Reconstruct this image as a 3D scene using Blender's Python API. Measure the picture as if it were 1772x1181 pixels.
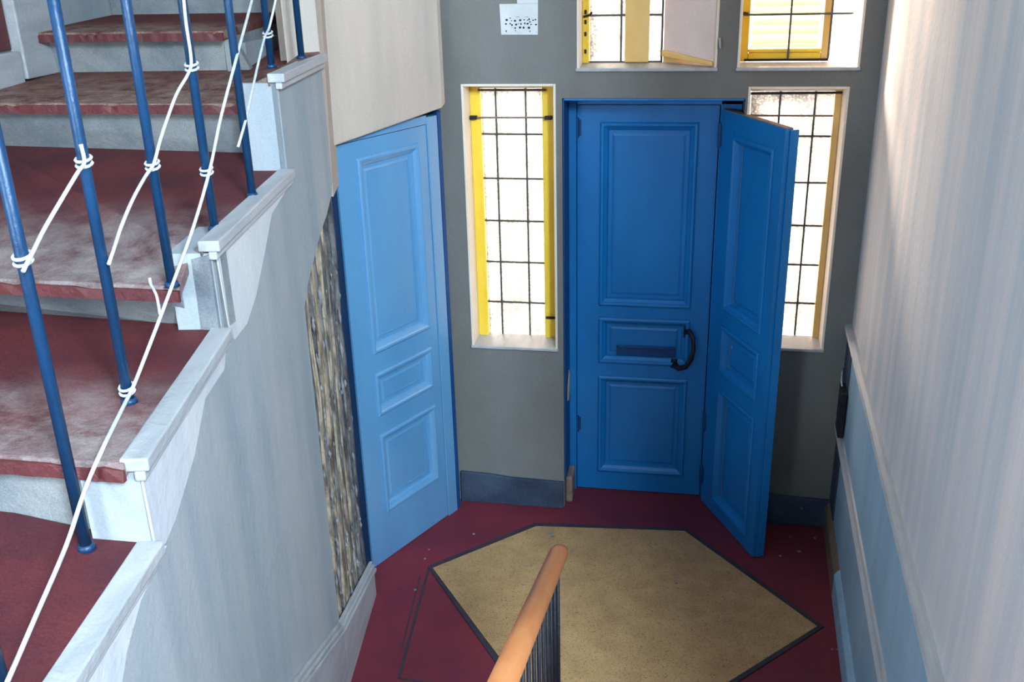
import bpy, bmesh, math, random
from mathutils import Vector, Matrix
random.seed(7)
scene = bpy.context.scene
for o in list(bpy.data.objects):
    bpy.data.objects.remove(o)
COL = scene.collection

# ------------------------------------------------------------------ camera
F_PX, CX, CY = 1700.0, 886.0, 590.5
EYE = Vector((0, 0, 2.95))
down = Vector((114, 4210, F_PX)).normalized()            # world -Z in camera axes (x right, y down, z forward)
upc = -down
xv = Vector((9700, (-down.x*9700 + down.z*F_PX)/down.y, -F_PX))
xc = (xv - upc*xv.dot(upc)).normalized()
yc = upc.cross(xc)
if yc.z < 0: yc = -yc
AX = Matrix((xc, yc, upc))                               # camera axes -> world
cam = bpy.data.cameras.new('camera')
cam.sensor_width = 36.0
cam.lens = F_PX/1772*36.0
cam.clip_start = 0.05
co = bpy.data.objects.new('camera', cam); COL.objects.link(co)
r, u, f = AX @ Vector((1,0,0)), AX @ Vector((0,-1,0)), AX @ Vector((0,0,1))
M = Matrix((r, u, -f)).transposed().to_4x4(); M.translation = EYE
co.matrix_world = M
scene.camera = co

# ------------------------------------------------------------------ light
world = bpy.data.worlds.new('sky'); scene.world = world; world.use_nodes = True
bg = world.node_tree.nodes['Background']
bg.inputs['Color'].default_value = (1.0, 0.94, 0.86, 1)
bg.inputs['Strength'].default_value = 6.0
def area(name, loc, target, sx, sy, power, col):
    l = bpy.data.lights.new(name, 'AREA'); l.shape = 'RECTANGLE'; l.size = sx; l.size_y = sy
    l.energy = power; l.color = col
    o = bpy.data.objects.new(name, l); COL.objects.link(o); o.location = loc
    o.rotation_euler = (Vector(target)-Vector(loc)).to_track_quat('-Z', 'Y').to_euler()
    return o
area('assumed_top_fill', (-1.4, 0.7, 5.6), (-1.2, 1.4, 0), 1.8, 2.6, 10, (0.74, 0.88, 1.0))  # assumed cool fill lamp under the closed ceiling, no roof opening is built
area('rear_left_fill', (-2.3, -1.6, 2.9), (0.7, 3.2, 1.0), 0.7, 0.7, 110, (0.72, 0.88, 1.0))  # added fill lamp for the right wall and dado, no window stands here
area('assumed_rear_lamp', (1.75, -1.7, 4.3), (-0.9, 3.6, 0.6), 0.8, 1.8, 1000, (0.62, 0.83, 1.0))  # assumed main lamp behind the camera, the rear wall has no window
sl = bpy.data.lights.new('sun', 'SUN'); sl.energy = 60.0; sl.color = (1.0, 0.84, 0.70); sl.angle = math.radians(16)
so_ = bpy.data.objects.new('sun', sl); COL.objects.link(so_); so_.location = (-4, 14, 7)
so_.rotation_euler = Vector((0.32, -0.85, -0.40)).to_track_quat('-Z', 'Y').to_euler()
scene.view_settings.view_transform = 'Standard'
scene.view_settings.look = 'None'
scene.view_settings.exposure = 0.0
scene.view_settings.gamma = 1.0
scene.view_settings.use_curve_mapping = False

# ------------------------------------------------------------------ measuring helpers (photo pixel -> point on a real surface)
def ray(px, py): return AX @ Vector(((px-CX)/F_PX, (py-CY)/F_PX, 1.0))
def on_z(px, py, z):
    d = ray(px, py); return EYE + d*((z-EYE.z)/d.z)
def on_y(px, py, y):
    d = ray(px, py); return EYE + d*((y-EYE.y)/d.y)
def on_wall(px, py, a, b):
    d = ray(px, py); n = Vector((-(b[1]-a[1]), b[0]-a[0], 0))
    return EYE + d*((Vector((a[0], a[1], 0))-EYE).dot(n)/d.dot(n))

# ------------------------------------------------------------------ materials
def mat(name, c1, c2=None, scale=(3,3,3), rough=0.6, bump=0.0, bscale=60, spec=0.4, chips=None, chipscale=9, chipthr=0.68,
        grain=0.0, detail=5.0, lo=0.35, hi=0.65, second=None, coat=0.0):
    """painted/plaster/wood surface: two colours mixed by noise stretched by scale, fine grain, chips of a third colour, bump"""
    m = bpy.data.materials.new(name); m.use_nodes = True
    nt = m.node_tree; N = nt.nodes; L = nt.links
    bs = N['Principled BSDF']; bs.inputs['Roughness'].default_value = rough
    bs.inputs['Specular IOR Level'].default_value = spec
    bs.inputs['Coat Weight'].default_value = coat
    bs.inputs['Coat Roughness'].default_value = 0.25
    tc = N.new('ShaderNodeTexCoord'); mp = N.new('ShaderNodeMapping'); mp.inputs['Scale'].default_value = scale
    L.new(tc.outputs['Object'], mp.inputs['Vector'])
    def noise(sc, det, vec, ro=0.6):
        n = N.new('ShaderNodeTexNoise'); n.inputs['Scale'].default_value = sc; n.inputs['Detail'].default_value = det
        n.inputs['Roughness'].default_value = ro; L.new(vec, n.inputs['Vector']); return n.outputs['Fac']
    def ramp(fac, a, b):
        q = N.new('ShaderNodeMapRange'); q.inputs['From Min'].default_value = a; q.inputs['From Max'].default_value = b
        L.new(fac, q.inputs['Value']); return q.outputs['Result']
    def mix(fac, a, b, mode='MIX'):
        q = N.new('ShaderNodeMix'); q.data_type = 'RGBA'; q.blend_type = mode
        for i, v in ((0, fac), (6, a), (7, b)):
            if isinstance(v, (int, float)): q.inputs[i].default_value = v
            elif isinstance(v, tuple): q.inputs[i].default_value = (*v, 1)
            else: L.new(v, q.inputs[i])
        return q.outputs[2]
    col = mix(ramp(noise(1.0, detail, mp.outputs['Vector']), lo, hi), c1, c2 or c1)
    if second:                                    # broad worn areas of another colour
        c3, sc, a, b = second
        fac = ramp(noise(sc, 6, tc.outputs['Object'], 0.75), a, b)
        sp = N.new('ShaderNodeSeparateXYZ'); L.new(tc.outputs['Generated'], sp.inputs[0])      # worn towards the front edge
        wr = N.new('ShaderNodeMapRange'); wr.interpolation_type = 'SMOOTHSTEP'
        wr.inputs['From Min'].default_value = 0.55; wr.inputs['From Max'].default_value = 0.12; L.new(sp.outputs['Y'], wr.inputs['Value'])
        wm = N.new('ShaderNodeMath'); wm.operation = 'MULTIPLY'; wm.use_clamp = True; L.new(fac, wm.inputs[0]); L.new(wr.outputs['Result'], wm.inputs[1])
        col = mix(wm.outputs[0], col, c3)
    if grain:
        g = noise(220, 3, tc.outputs['Object'])
        gc = N.new('ShaderNodeCombineColor')
        gv = N.new('ShaderNodeMapRange'); gv.inputs['From Min'].default_value = 0.3; gv.inputs['From Max'].default_value = 0.7
        gv.inputs['To Min'].default_value = 1-grain; gv.inputs['To Max'].default_value = 1+grain
        L.new(g, gv.inputs['Value'])
        for i in range(3): L.new(gv.outputs['Result'], gc.inputs[i])
        col = mix(1.0, col, gc.outputs['Color'], 'MULTIPLY')
    if chips:
        col = mix(ramp(noise(chipscale, 8, tc.outputs['Object'], 0.75), chipthr, chipthr+0.02), col, chips)
    L.new(col, bs.inputs['Base Color'])
    if bump:
        b = N.new('ShaderNodeBump'); b.inputs['Strength'].default_value = bump; b.inputs['Distance'].default_value = 0.01
        L.new(noise(bscale, 6, tc.outputs['Object']), b.inputs['Height']); L.new(b.outputs['Normal'], bs.inputs['Normal'])
    return m

MT = dict(
    back_wall = mat('grey_wall_paint', (0.17,0.158,0.142), (0.21,0.20,0.185), (2,2,1.2), 0.75, 0.25, 45, 0.25, grain=0.12),
    plaster = mat('pale_plaster', (0.295,0.335,0.36), (0.40,0.40,0.405), (5,5,0.7), 0.8, 0.3, 30, 0.25, grain=0.08),
    upper_plaster = mat('buff_plaster', (0.47,0.385,0.325), (0.58,0.465,0.385), (5,5,0.8), 0.8, 0.3, 30, 0.25, grain=0.08),
    right_wall = mat('streaked_plaster', (0.48,0.52,0.55), (0.76,0.67,0.63), (8,8,0.5), 0.6, 0.25, 35, 0.35, grain=0.08,
                     lo=0.3, hi=0.7),
    string = mat('string_white', (0.56,0.57,0.60), (0.66,0.65,0.64), (6,6,2), 0.6, 0.4, 25, 0.4, chips=(0.36,0.27,0.2), chipthr=0.66, chipscale=9),
    white = mat('white_gloss_paint', (0.48,0.47,0.47), (0.37,0.37,0.38), (20,3,20), 0.45, 0.4, 40, 0.5, grain=0.06),
    riser = mat('riser_paint', (0.29,0.29,0.28), (0.165,0.18,0.20), (4,4,5), 0.75, 0.5, 40, 0.25, grain=0.18, chips=(0.12,0.08,0.07), chipthr=0.74, chipscale=16),
    tread = mat('red_floor_paint', (0.14,0.026,0.028), (0.08,0.018,0.024), (3,3,3), 0.65, 0.4, 60, 0.25, grain=0.2,
                second=((0.34,0.27,0.25), 4.5, 0.36, 0.64), chips=(0.4,0.35,0.32), chipthr=0.78, chipscale=24),
    nosing = mat('red_nosing_paint', (0.15,0.03,0.03), (0.10,0.022,0.025), (4,4,4), 0.5, 0.5, 50, 0.45, chips=(0.38,0.33,0.30), chipthr=0.73, chipscale=22),
    rust_tread = mat('rust_worn_paint', (0.12,0.028,0.028), (0.16,0.045,0.035), (5,5,5), 0.8, 0.8, 70, 0.2, grain=0.25, second=((0.32,0.22,0.17), 14, 0.36, 0.62), chips=(0.42,0.38,0.36), chipthr=0.68, chipscale=30),
    floor = mat('red_cement', (0.21,0.028,0.042), (0.14,0.022,0.038), (2,2,2), 0.6, 0.25, 60, 0.25, grain=0.12, chips=(0.42,0.36,0.34), chipthr=0.76, chipscale=34),
    terrazzo = mat('ochre_terrazzo', (0.52,0.31,0.14), (0.42,0.24,0.105), (8,8,8), 0.6, 0.1, 90, 0.3, grain=0.2, chips=(0.17,0.09,0.04), chipscale=150, chipthr=0.565),
    inlay = mat('dark_inlay', (0.035,0.030,0.045), (0.055,0.04,0.05), (8,8,8), 0.6, 0.2, 60, 0.3),
    skirting = mat('blue_grey_skirting', (0.030,0.045,0.080), (0.060,0.085,0.125), (6,6,6), 0.6, 0.5, 45, 0.3, grain=0.2, chips=(0.22,0.25,0.28), chipthr=0.66, chipscale=22),
    blue = mat('blue_gloss_paint', (0.004,0.155,0.43), (0.006,0.19,0.51), (4,4,1.2), 0.38, 0.12, 30, 0.5, grain=0.08),
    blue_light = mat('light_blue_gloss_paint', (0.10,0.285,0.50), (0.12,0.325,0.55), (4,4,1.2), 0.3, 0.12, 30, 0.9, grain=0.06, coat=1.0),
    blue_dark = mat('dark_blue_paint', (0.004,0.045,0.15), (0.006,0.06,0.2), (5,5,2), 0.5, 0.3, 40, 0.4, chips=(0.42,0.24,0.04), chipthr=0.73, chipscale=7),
    navy = mat('navy_paint', (0.004,0.02,0.06), (0.006,0.03,0.085), (5,5,2), 0.5, 0.3, 40, 0.3),
    baluster = mat('blue_iron_paint', (0.003,0.032,0.085), (0.004,0.045,0.12), (6,6,6), 0.4, 0.2, 60, 0.5, grain=0.1),
    wire = mat('bare_wire', (0.75,0.76,0.80), (0.55,0.56,0.60), (30,30,30), 0.35, 0.2, 90, 0.6),
    dado = mat('blue_dado_paint', (0.28,0.44,0.57), (0.36,0.52,0.64), (7,7,1), 0.55, 0.3, 35, 0.4, grain=0.08),
    brown = mat('brown_varnish', (0.19,0.125,0.09), (0.27,0.19,0.15), (4,20,20), 0.5, 0.3, 50, 0.4),
    lining = mat('peach_window_lining', (0.80,0.66,0.52), (0.86,0.74,0.63), (5,5,3), 0.6, 0.25, 40, 0.4, grain=0.05),
    yellow = mat('yellow_frame_paint', (0.86,0.54,0.03), (0.92,0.62,0.06), (6,6,3), 0.5, 0.2, 40, 0.4, grain=0.05),
    orange = mat('orange_frame_paint', (0.86,0.50,0.14), (0.90,0.58,0.22), (6,6,3), 0.5, 0.2, 40, 0.4),
    lead = mat('lead_came', (0.05,0.055,0.05), (0.09,0.08,0.06), (20,20,20), 0.5, 0.2, 60, 0.5),
    shutter = mat('pink_shutter_paint', (0.80,0.60,0.52), (0.86,0.70,0.64), (4,4,2), 0.6, 0.2, 50, 0.4, grain=0.07),
    blind = mat('cream_blind', (0.82,0.76,0.64), (0.66,0.54,0.38), (3,3,30), 0.7, 0.3, 40, 0.3),
    iron = mat('black_iron', (0.008,0.008,0.018), (0.02,0.016,0.018), (20,20,20), 0.5, 0.3, 70, 0.3),
    rail_wood = mat('orange_wood', (0.40,0.135,0.045), (0.48,0.18,0.065), (14,2,14), 0.45, 0.1, 50, 0.3, grain=0.06),
    lath = mat('weathered_lath', (0.50,0.38,0.26), (0.12,0.09,0.07), (18,18,7), 0.85, 0.9, 40, 0.2, lo=0.42, hi=0.62),
    lath_dark = mat('dark_lath', (0.24,0.22,0.21), (0.05,0.045,0.05), (18,18,8), 0.85, 0.9, 40, 0.2),
    lath_back = mat('dark_cavity_boards', (0.022,0.016,0.015), (0.04,0.03,0.025), (20,20,4), 0.9, 0.5, 50, 0.2),
    mortar = mat('grey_mortar', (0.34,0.34,0.35), (0.20,0.19,0.19), (20,20,20), 0.9, 0.8, 60, 0.2),
    paper = mat('notice_paper', (0.62,0.61,0.60), (0.70,0.69,0.68), (10,10,10), 0.8, 0.1, 60, 0.2),
    ink = mat('dark_ink', (0.012,0.015,0.03), None, (9,9,9), 0.8),
    concrete = mat('pale_court_paving', (0.62,0.60,0.57), (0.70,0.68,0.64), (1,1,1), 0.8),
)
def glass_mat():
    m = bpy.data.materials.new('textured_window_glass'); m.use_nodes = True
    nt = m.node_tree; N = nt.nodes; L = nt.links; N.remove(N['Principled BSDF'])
    out = N['Material Output']; tc = N.new('ShaderNodeTexCoord')
    v = N.new('ShaderNodeTexVoronoi'); v.inputs['Scale'].default_value = 95; L.new(tc.outputs['Object'], v.inputs['Vector'])
    n = N.new('ShaderNodeTexNoise'); n.inputs['Scale'].default_value = 7; L.new(tc.outputs['Object'], n.inputs['Vector'])
    mu = N.new('ShaderNodeMath'); mu.operation = 'MULTIPLY'; L.new(v.outputs['Distance'], mu.inputs[0]); L.new(n.outputs['Fac'], mu.inputs[1])
    mr = N.new('ShaderNodeMapRange'); mr.inputs['From Min'].default_value = 0.0; mr.inputs['From Max'].default_value = 0.4
    mr.inputs['To Min'].default_value = 0.44; mr.inputs['To Max'].default_value = 0.20; L.new(mu.outputs[0], mr.inputs['Value'])
    cc = N.new('ShaderNodeCombineColor')
    for i in range(3): L.new(mr.outputs['Result'], cc.inputs[i])
    t = N.new('ShaderNodeBsdfTransparent'); L.new(cc.outputs['Color'], t.inputs['Color'])
    mr2 = N.new('ShaderNodeMapRange'); mr2.inputs['From Min'].default_value = 0.0; mr2.inputs['From Max'].default_value = 0.4
    mr2.inputs['To Min'].default_value = 0.66; mr2.inputs['To Max'].default_value = 0.26; L.new(mu.outputs[0], mr2.inputs['Value'])
    c2 = N.new('ShaderNodeCombineColor')
    for i in range(3): L.new(mr2.outputs['Result'], c2.inputs[i])
    d = N.new('ShaderNodeBsdfTranslucent'); L.new(c2.outputs['Color'], d.inputs['Color'])
    g = N.new('ShaderNodeBsdfGlossy'); g.inputs['Roughness'].default_value = 0.25
    m1 = N.new('ShaderNodeMixShader'); m1.inputs[0].default_value = 0.55; L.new(t.outputs[0], m1.inputs[1]); L.new(d.outputs[0], m1.inputs[2])
    m2 = N.new('ShaderNodeMixShader'); m2.inputs[0].default_value = 0.04; L.new(m1.outputs[0], m2.inputs[1]); L.new(g.outputs[0], m2.inputs[2])
    L.new(m2.outputs[0], out.inputs['Surface'])
    return m
MT['glass'] = glass_mat()
def clear_mat():
    m = bpy.data.materials.new('clear_window_glass'); m.use_nodes = True; N = m.node_tree.nodes; L = m.node_tree.links; N.remove(N['Principled BSDF'])
    t = N.new('ShaderNodeBsdfTransparent'); t.inputs['Color'].default_value = (0.75,0.74,0.72,1)
    g = N.new('ShaderNodeBsdfGlossy'); g.inputs['Roughness'].default_value = 0.1
    x = N.new('ShaderNodeMixShader'); x.inputs[0].default_value = 0.05
    L.new(t.outputs[0], x.inputs[1]); L.new(g.outputs[0], x.inputs[2]); L.new(x.outputs[0], N['Material Output'].inputs['Surface'])
    return m
MT['clear_glass'] = clear_mat()
def blind_mat():
    m = MT['blind']; N = m.node_tree.nodes; L = m.node_tree.links
    t = N.new('ShaderNodeBsdfTranslucent'); t.inputs['Color'].default_value = (0.85,0.78,0.62,1)
    x = N.new('ShaderNodeMixShader'); x.inputs[0].default_value = 0.5
    L.new(N['Principled BSDF'].outputs[0], x.inputs[1]); L.new(t.outputs[0], x.inputs[2]); L.new(x.outputs[0], N['Material Output'].inputs['Surface'])
blind_mat()

# ------------------------------------------------------------------ mesh helpers
class MB:
    def __init__(s): s.v = []; s.f = []
    def add(s, vs, fs):
        k = len(s.v); s.v += [Vector(p) for p in vs]; s.f += [tuple(i+k for i in q) for q in fs]; return s
    def hexa(s, b, t):                            # bottom loop b (4, ccw from above), top loop t
        return s.add(list(b)+list(t), [(3,2,1,0),(4,5,6,7),(0,1,5,4),(1,2,6,5),(2,3,7,6),(3,0,4,7)])
    def box(s, x0, x1, y0, y1, z0, z1):
        return s.hexa([(x0,y0,z0),(x1,y0,z0),(x1,y1,z0),(x0,y1,z0)], [(x0,y0,z1),(x1,y0,z1),(x1,y1,z1),(x0,y1,z1)])
    def prism(s, poly, vec):                      # planar polygon extruded along vec
        n = len(poly); vec = Vector(vec); a = [Vector(p) for p in poly]; b = [p+vec for p in a]
        return s.add(a+b, [tuple(reversed(range(n))), tuple(range(n, 2*n))] + [(i, (i+1) % n, n+(i+1) % n, n+i) for i in range(n)])
    def tube(s, pts, r, n=8, cap=True, ry=None):
        pts = [Vector(p) for p in pts]; rings = []; rr = r if isinstance(r, (list, tuple)) else [r]*len(pts)
        ref = None
        for i, p in enumerate(pts):
            d = (pts[min(i+1, len(pts)-1)]-pts[max(i-1, 0)]).normalized()
            if ref is None: ref = Vector((0,0,1)) if abs(d.z) < 0.9 else Vector((1,0,0))
            a = d.cross(ref).normalized(); b = a.cross(d).normalized()
            rings.append([p + a*math.cos(2*math.pi*k/n)*rr[i] + b*math.sin(2*math.pi*k/n)*(ry or 1)*rr[i] for k in range(n)])
        vs = [q for g in rings for q in g]; fs = []
        for i in range(len(pts)-1):
            for k in range(n):
                fs.append((i*n+k, i*n+(k+1) % n, (i+1)*n+(k+1) % n, (i+1)*n+k))
        if cap: fs += [tuple(reversed(range(n))), tuple(range((len(pts)-1)*n, len(pts)*n))]
        return s.add(vs, fs)
    def build(s, name, m, parent=None, smooth=False, bevel=0.0):
        me = bpy.data.meshes.new(name); me.from_pydata([tuple(p) for p in s.v], [], s.f); me.validate()
        bm = bmesh.new(); bm.from_mesh(me); bmesh.ops.recalc_face_normals(bm, faces=bm.faces); bm.to_mesh(me); bm.free()
        me.materials.append(MT[m])
        if smooth:
            for p in me.polygons: p.use_smooth = True
        o = bpy.data.objects.new(name, me); COL.objects.link(o)
        if bevel:
            b = o.modifiers.new('bevel', 'BEVEL'); b.width = bevel; b.segments = 2; b.limit_method = 'ANGLE'
        if parent: adopt(o, parent)
        return o
def adopt(o, parent):
    o.parent = parent
    if parent.type == 'EMPTY': o.matrix_parent_inverse = Matrix.Translation(-parent.location)
def tag(o, label, cat=None, group=None, kind=None):
    o['label'] = label
    if cat: o['category'] = cat
    if group: o['group'] = group
    if kind: o['kind'] = kind
    return o
def empty(name, loc):
    o = bpy.data.objects.new(name, None); COL.objects.link(o); o.location = loc; o.empty_display_size = 0.1; return o
class Frame:                                      # local frame: s along width, n out of the face, z up
    def __init__(self, a, b):
        self.o = Vector((a[0], a[1], 0)); d = Vector((b[0]-a[0], b[1]-a[1], 0)); self.len = d.length; self.s = d.normalized()
        n = Vector((self.s.y, -self.s.x, 0))
        mid = self.o + d/2
        if n.dot(Vector((EYE.x, EYE.y, 0))-mid) < 0: n = -n
        self.n = n
    def p(self, s, n, z): return self.o + self.s*s + self.n*n + Vector((0,0,z))
    def box(self, mb, s0, s1, n0, n1, z0, z1):
        P = self.p
        return mb.hexa([P(s0,n0,z0),P(s1,n0,z0),P(s1,n1,z0),P(s0,n1,z0)], [P(s0,n0,z1),P(s1,n0,z1),P(s1,n1,z1),P(s0,n1,z1)])
    def run(self, mb, prof, s0, s1):              # extrude an (n, z) profile along s
        return mb.prism([self.p(s0, n, z) for n, z in prof], self.s*(s1-s0))
    def ring(self, mb, s0, s1, z0, z1, prof):     # mitred rectangular moulding, profile of (inset, n)
        k = len(prof); vs = []
        for ins, n in prof:
            vs += [self.p(s0+ins,n,z0+ins), self.p(s1-ins,n,z0+ins), self.p(s1-ins,n,z1-ins), self.p(s0+ins,n,z1-ins)]
        fs = []
        for i in range(k):
            j = (i+1) % k
            for q in range(4):
                fs.append((i*4+q, i*4+(q+1) % 4, j*4+(q+1) % 4, j*4+q))
        return mb.add(vs, fs)
    def sz(self, P):                              # world point -> (s, z)
        d = Vector(P)-self.o; return d.dot(self.s), P[2]

# ------------------------------------------------------------------ floor
YW, YD = 4.755, 4.975                             # wall face and door-leaf face
fl = MB().box(-2.9, 2.6, -1.8, 5.3, -0.12, 0.0).build('floor', 'floor')
tag(fl, 'dark red cement floor with an ochre panel', kind='structure')
PA, PB, PC, PE = Vector((-1.245,4.081,0)), Vector((-0.765,4.557,0)), Vector((0.06,4.62,0)), Vector((0.69,3.88,0))
PF, PG, PH = Vector((0.0,3.14,0)), Vector((-0.44,2.98,0)), Vector((-0.77,3.431,0))
poly = [PA, PB, PC, PE, PF, PG, PH]
cen = sum(poly, Vector())/len(poly)
inner = [p + (cen-p).normalized()*0.03 for p in poly]
MB().prism([p+Vector((0,0,-0.004)) for p in inner], (0,0,0.008)).build('terrazzo_panel', 'terrazzo', fl)
for i in range(len(poly)):
    j = (i+1) % len(poly)
    MB().prism([poly[i]+Vector((0,0,-0.004)), poly[j]+Vector((0,0,-0.004)), inner[j]+Vector((0,0,-0.004)), inner[i]+Vector((0,0,-0.004))], (0,0,0.010)).build('inlay_strip', 'inlay', fl)
def strip(a, b, w, name, m, par):
    a, b = Vector(a), Vector(b); n = Vector((-(b-a).y, (b-a).x, 0)).normalized()*w/2; z = Vector((0,0,-0.003))
    MB().prism([a-n+z, b-n+z, b+n+z, a+n+z], (0,0,0.0055)).build(name, m, par)
strip((-1.235,4.075,0), (-1.159,3.26,0), 0.012, 'inlay_strip', 'inlay', fl)
strip((-1.159,3.26,0), (-0.60,3.235,0), 0.010, 'inlay_strip', 'inlay', fl)
strip((-1.262,4.0,0), (-1.20,3.45,0), 0.006, 'floor_crack', 'inlay', fl)

# ------------------------------------------------------------------ back wall with door and window openings
W1 = (-1.119, -0.655, 0.954, 2.33); W2 = (0.242, 0.690, 1.015, 2.315)
U1 = (-0.554, 0.093, 2.39, 3.7); U2 = (0.184, 0.723, 2.39, 3.7); DO = (-0.625, 0.232, 0.0, 2.262)
XR = 0.828
OPEN = [W1, W2, U1, U2, DO]
def wall_grid(name, m, x0, x1, z0, z1, ya, yb, opens):
    xs = sorted({x0, x1, *[o[0] for o in opens], *[o[1] for o in opens]}); zs = sorted({z0, z1, *[o[2] for o in opens], *[o[3] for o in opens]})
    bm = bmesh.new(); vv = {}
    def V(x, z):
        if (x, z) not in vv: vv[(x, z)] = bm.verts.new((x, yb, z))
        return vv[(x, z)]
    fs = []
    for i in range(len(xs)-1):
        for j in range(len(zs)-1):
            cx, cz = (xs[i]+xs[i+1])/2, (zs[j]+zs[j+1])/2
            if any(o[0] < cx < o[1] and o[2] < cz < o[3] for o in opens): continue
            fs.append(bm.faces.new((V(xs[i],zs[j]), V(xs[i+1],zs[j]), V(xs[i+1],zs[j+1]), V(xs[i],zs[j+1]))))
    ret = bmesh.ops.extrude_face_region(bm, geom=fs, use_keep_orig=True)
    bmesh.ops.translate(bm, verts=[g for g in ret['geom'] if isinstance(g, bmesh.types.BMVert)], vec=(0, ya-yb, 0))
    bmesh.ops.recalc_face_normals(bm, faces=bm.faces)
    me = bpy.data.meshes.new(name); bm.to_mesh(me); bm.free(); me.materials.append(MT[m])
    o = bpy.data.objects.new(name, me); COL.objects.link(o); return o
wb = wall_grid('wall_back', 'back_wall', -1.6, 1.25, 0.0, 5.7, YW, 5.09, OPEN)
tag(wb, 'grey painted end wall pierced by the blue door and four windows', kind='structure')

# stone skirtings on the two piers
for (x0, x1, nm, lb) in ((-1.215, -0.628, 'baseboard_left', 'chipped blue-grey skirting left of the blue entrance door'),
                         (0.30, 0.822, 'baseboard_right', 'dark blue-grey skirting behind the open door leaf')):
    b = MB().prism([(x0,YW+0.004,0), (x1,YW+0.004,0), (x1,YW+0.004,0.165), ((x0+x1)/2,YW+0.004,0.172), (x0+0.16,YW+0.004,0.186), (x0,YW+0.004,0.192)], (0,-0.024,0)).build(nm, 'skirting', bevel=0.004)
    tag(b, lb, kind='structure')

# ------------------------------------------------------------------ windows
def window(n, label, R, bars_x, bars_z, gl, gr, gb, gt, side='yellow', frame=True, y=4.915, gm='glass', yc=0.0):
    x0, x1, z0, z1 = R
    root = empty('window_%d' % n, ((x0+x1)/2, YW, z0)); tag(root, label, kind='structure')
    t = 0.012; yb = y+0.05
    MB().box(x0, x0+t, YW-0.006, yb, z0, z1).build('lining_board', 'lining', root, bevel=0.003)
    MB().box(x1-t, x1, YW-0.006, yb, z0, z1).build('lining_board', 'lining', root, bevel=0.003)
    MB().box(x0+t, x1-t, YW-0.004, yb, z1-t, z1).build('lining_board', 'lining', root, bevel=0.003)
    MB().prism([(x0-0.004,YW-0.014,z0-0.004),(x0-0.004,YW-0.014,z0+0.012),(x0-0.004,yb,z0+0.022),(x0-0.004,yb,z0-0.004)], (x1-x0+0.008,0,0)).build('sill', 'white', root, bevel=0.004)
    if frame:
        MB().box(x0+t, gl, y-0.028, y+0.03, gb-0.01, z1-t).build('frame_stile', side, root, bevel=0.004)
        MB().box(gr, x1-t, y-0.028, y+0.03, gb-0.01, z1-t).build('frame_stile', side, root, bevel=0.004)
        MB().box(gl, gr, y-0.02, y+0.03, gt, z1-t).build('frame_rail', 'lining', root, bevel=0.003)
    xs = [gl]+bars_x+[gr]; zs = [gb]+sorted(bars_z)+[gt]
    for i in range(len(xs)-1):
        for j in range(len(zs)-1):
            MB().box(xs[i]+0.003, xs[i+1]-0.003, y-0.003, y+0.003, zs[j]+0.003, zs[j+1]-0.003).build('pane', gm, root)
    for x in bars_x: MB().box(x-0.0045, x+0.0045, y-0.007+yc, y+0.007+yc, gb, gt).build('came', 'lead', root, bevel=0.002)
    for z in sorted(bars_z): MB().box(gl, gr, y-0.009+yc, y+0.009+yc, z-0.0045, z+0.0045).build('came', 'lead', root, bevel=0.002)
    return root
w1 = window(1, 'narrow leaded window with yellow side strips left of the blue door', W1, [-0.98,-0.828], [2.062,1.835,1.611,1.386,1.16], -1.055, -0.742, 0.972, 2.29)
MB().tube([(-1.105,4.87,2.15),(-0.69,4.87,2.152)], 0.005, 8).build('saddle_bar', 'brown', w1)
for x in (-1.085, -0.705): MB().box(x-0.022, x+0.016, 4.858, 4.884, 2.142, 2.16).build('bracket', 'iron', w1, bevel=0.003)
MB().tube([(-1.06,4.875,2.285),(-0.72,4.875,2.285)], 0.006, 8).build('rod', 'lead', w1)
MB().box(-0.735, -0.672, 4.872, 4.884, 1.085, 1.097).build('latch', 'iron', w1, bevel=0.003)
w2 = window(2, 'narrow leaded window half hidden behind the open door leaf', W2, [0.40,0.562], [2.062,1.836,1.62,1.417,1.212], 0.262, 0.648, 1.035, 2.275, side='orange')
MB().box(0.262, 0.648, 4.905, 4.92, 2.155, 2.163).build('saddle_bar', 'brown', w2)
MB().tube([(0.26,4.87,2.268),(0.675,4.87,2.272)], 0.006, 8).build('rod', 'iron', w2)
w3 = window(3, 'upper leaded window with a pink shutter swung across its right side', U1, [-0.359], [2.627,2.85,3.07,3.3], -0.511, -0.165, 2.415, 3.66, frame=False)
MB().box(-0.542,-0.511,4.88,4.945,2.41,3.688).build('frame_stile','yellow',w3,bevel=0.003)
MB().box(-0.17,-0.16,4.905,4.925,2.41,3.688).build('came','lead',w3,bevel=0.002)
MB().box(-0.158,0.080,4.912,4.918,2.415,3.688).build('pane','glass',w3)
MB().box(-0.158,0.080,4.905,4.97,2.405,2.46).build('frame_rail','orange',w3,bevel=0.003)
MB().box(-0.511,-0.16,4.905,4.925,2.405,2.417).build('came','lead',w3,bevel=0.002)
MB().box(-0.340,-0.225,4.890,4.904,2.412,3.688).build('outer_post','orange',w3,bevel=0.003)
for z in (2.465,2.545,2.6,2.645,2.71): MB().box(-0.532,-0.521,4.874,4.884,z-0.010,z+0.010).build('hinge_pin','iron',w3,bevel=0.003)
MB().tube([(-0.535,4.868,2.625),(-0.505,4.868,2.632),(-0.495,4.868,2.645)],0.006,6).build('hook','iron',w3)
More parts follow.
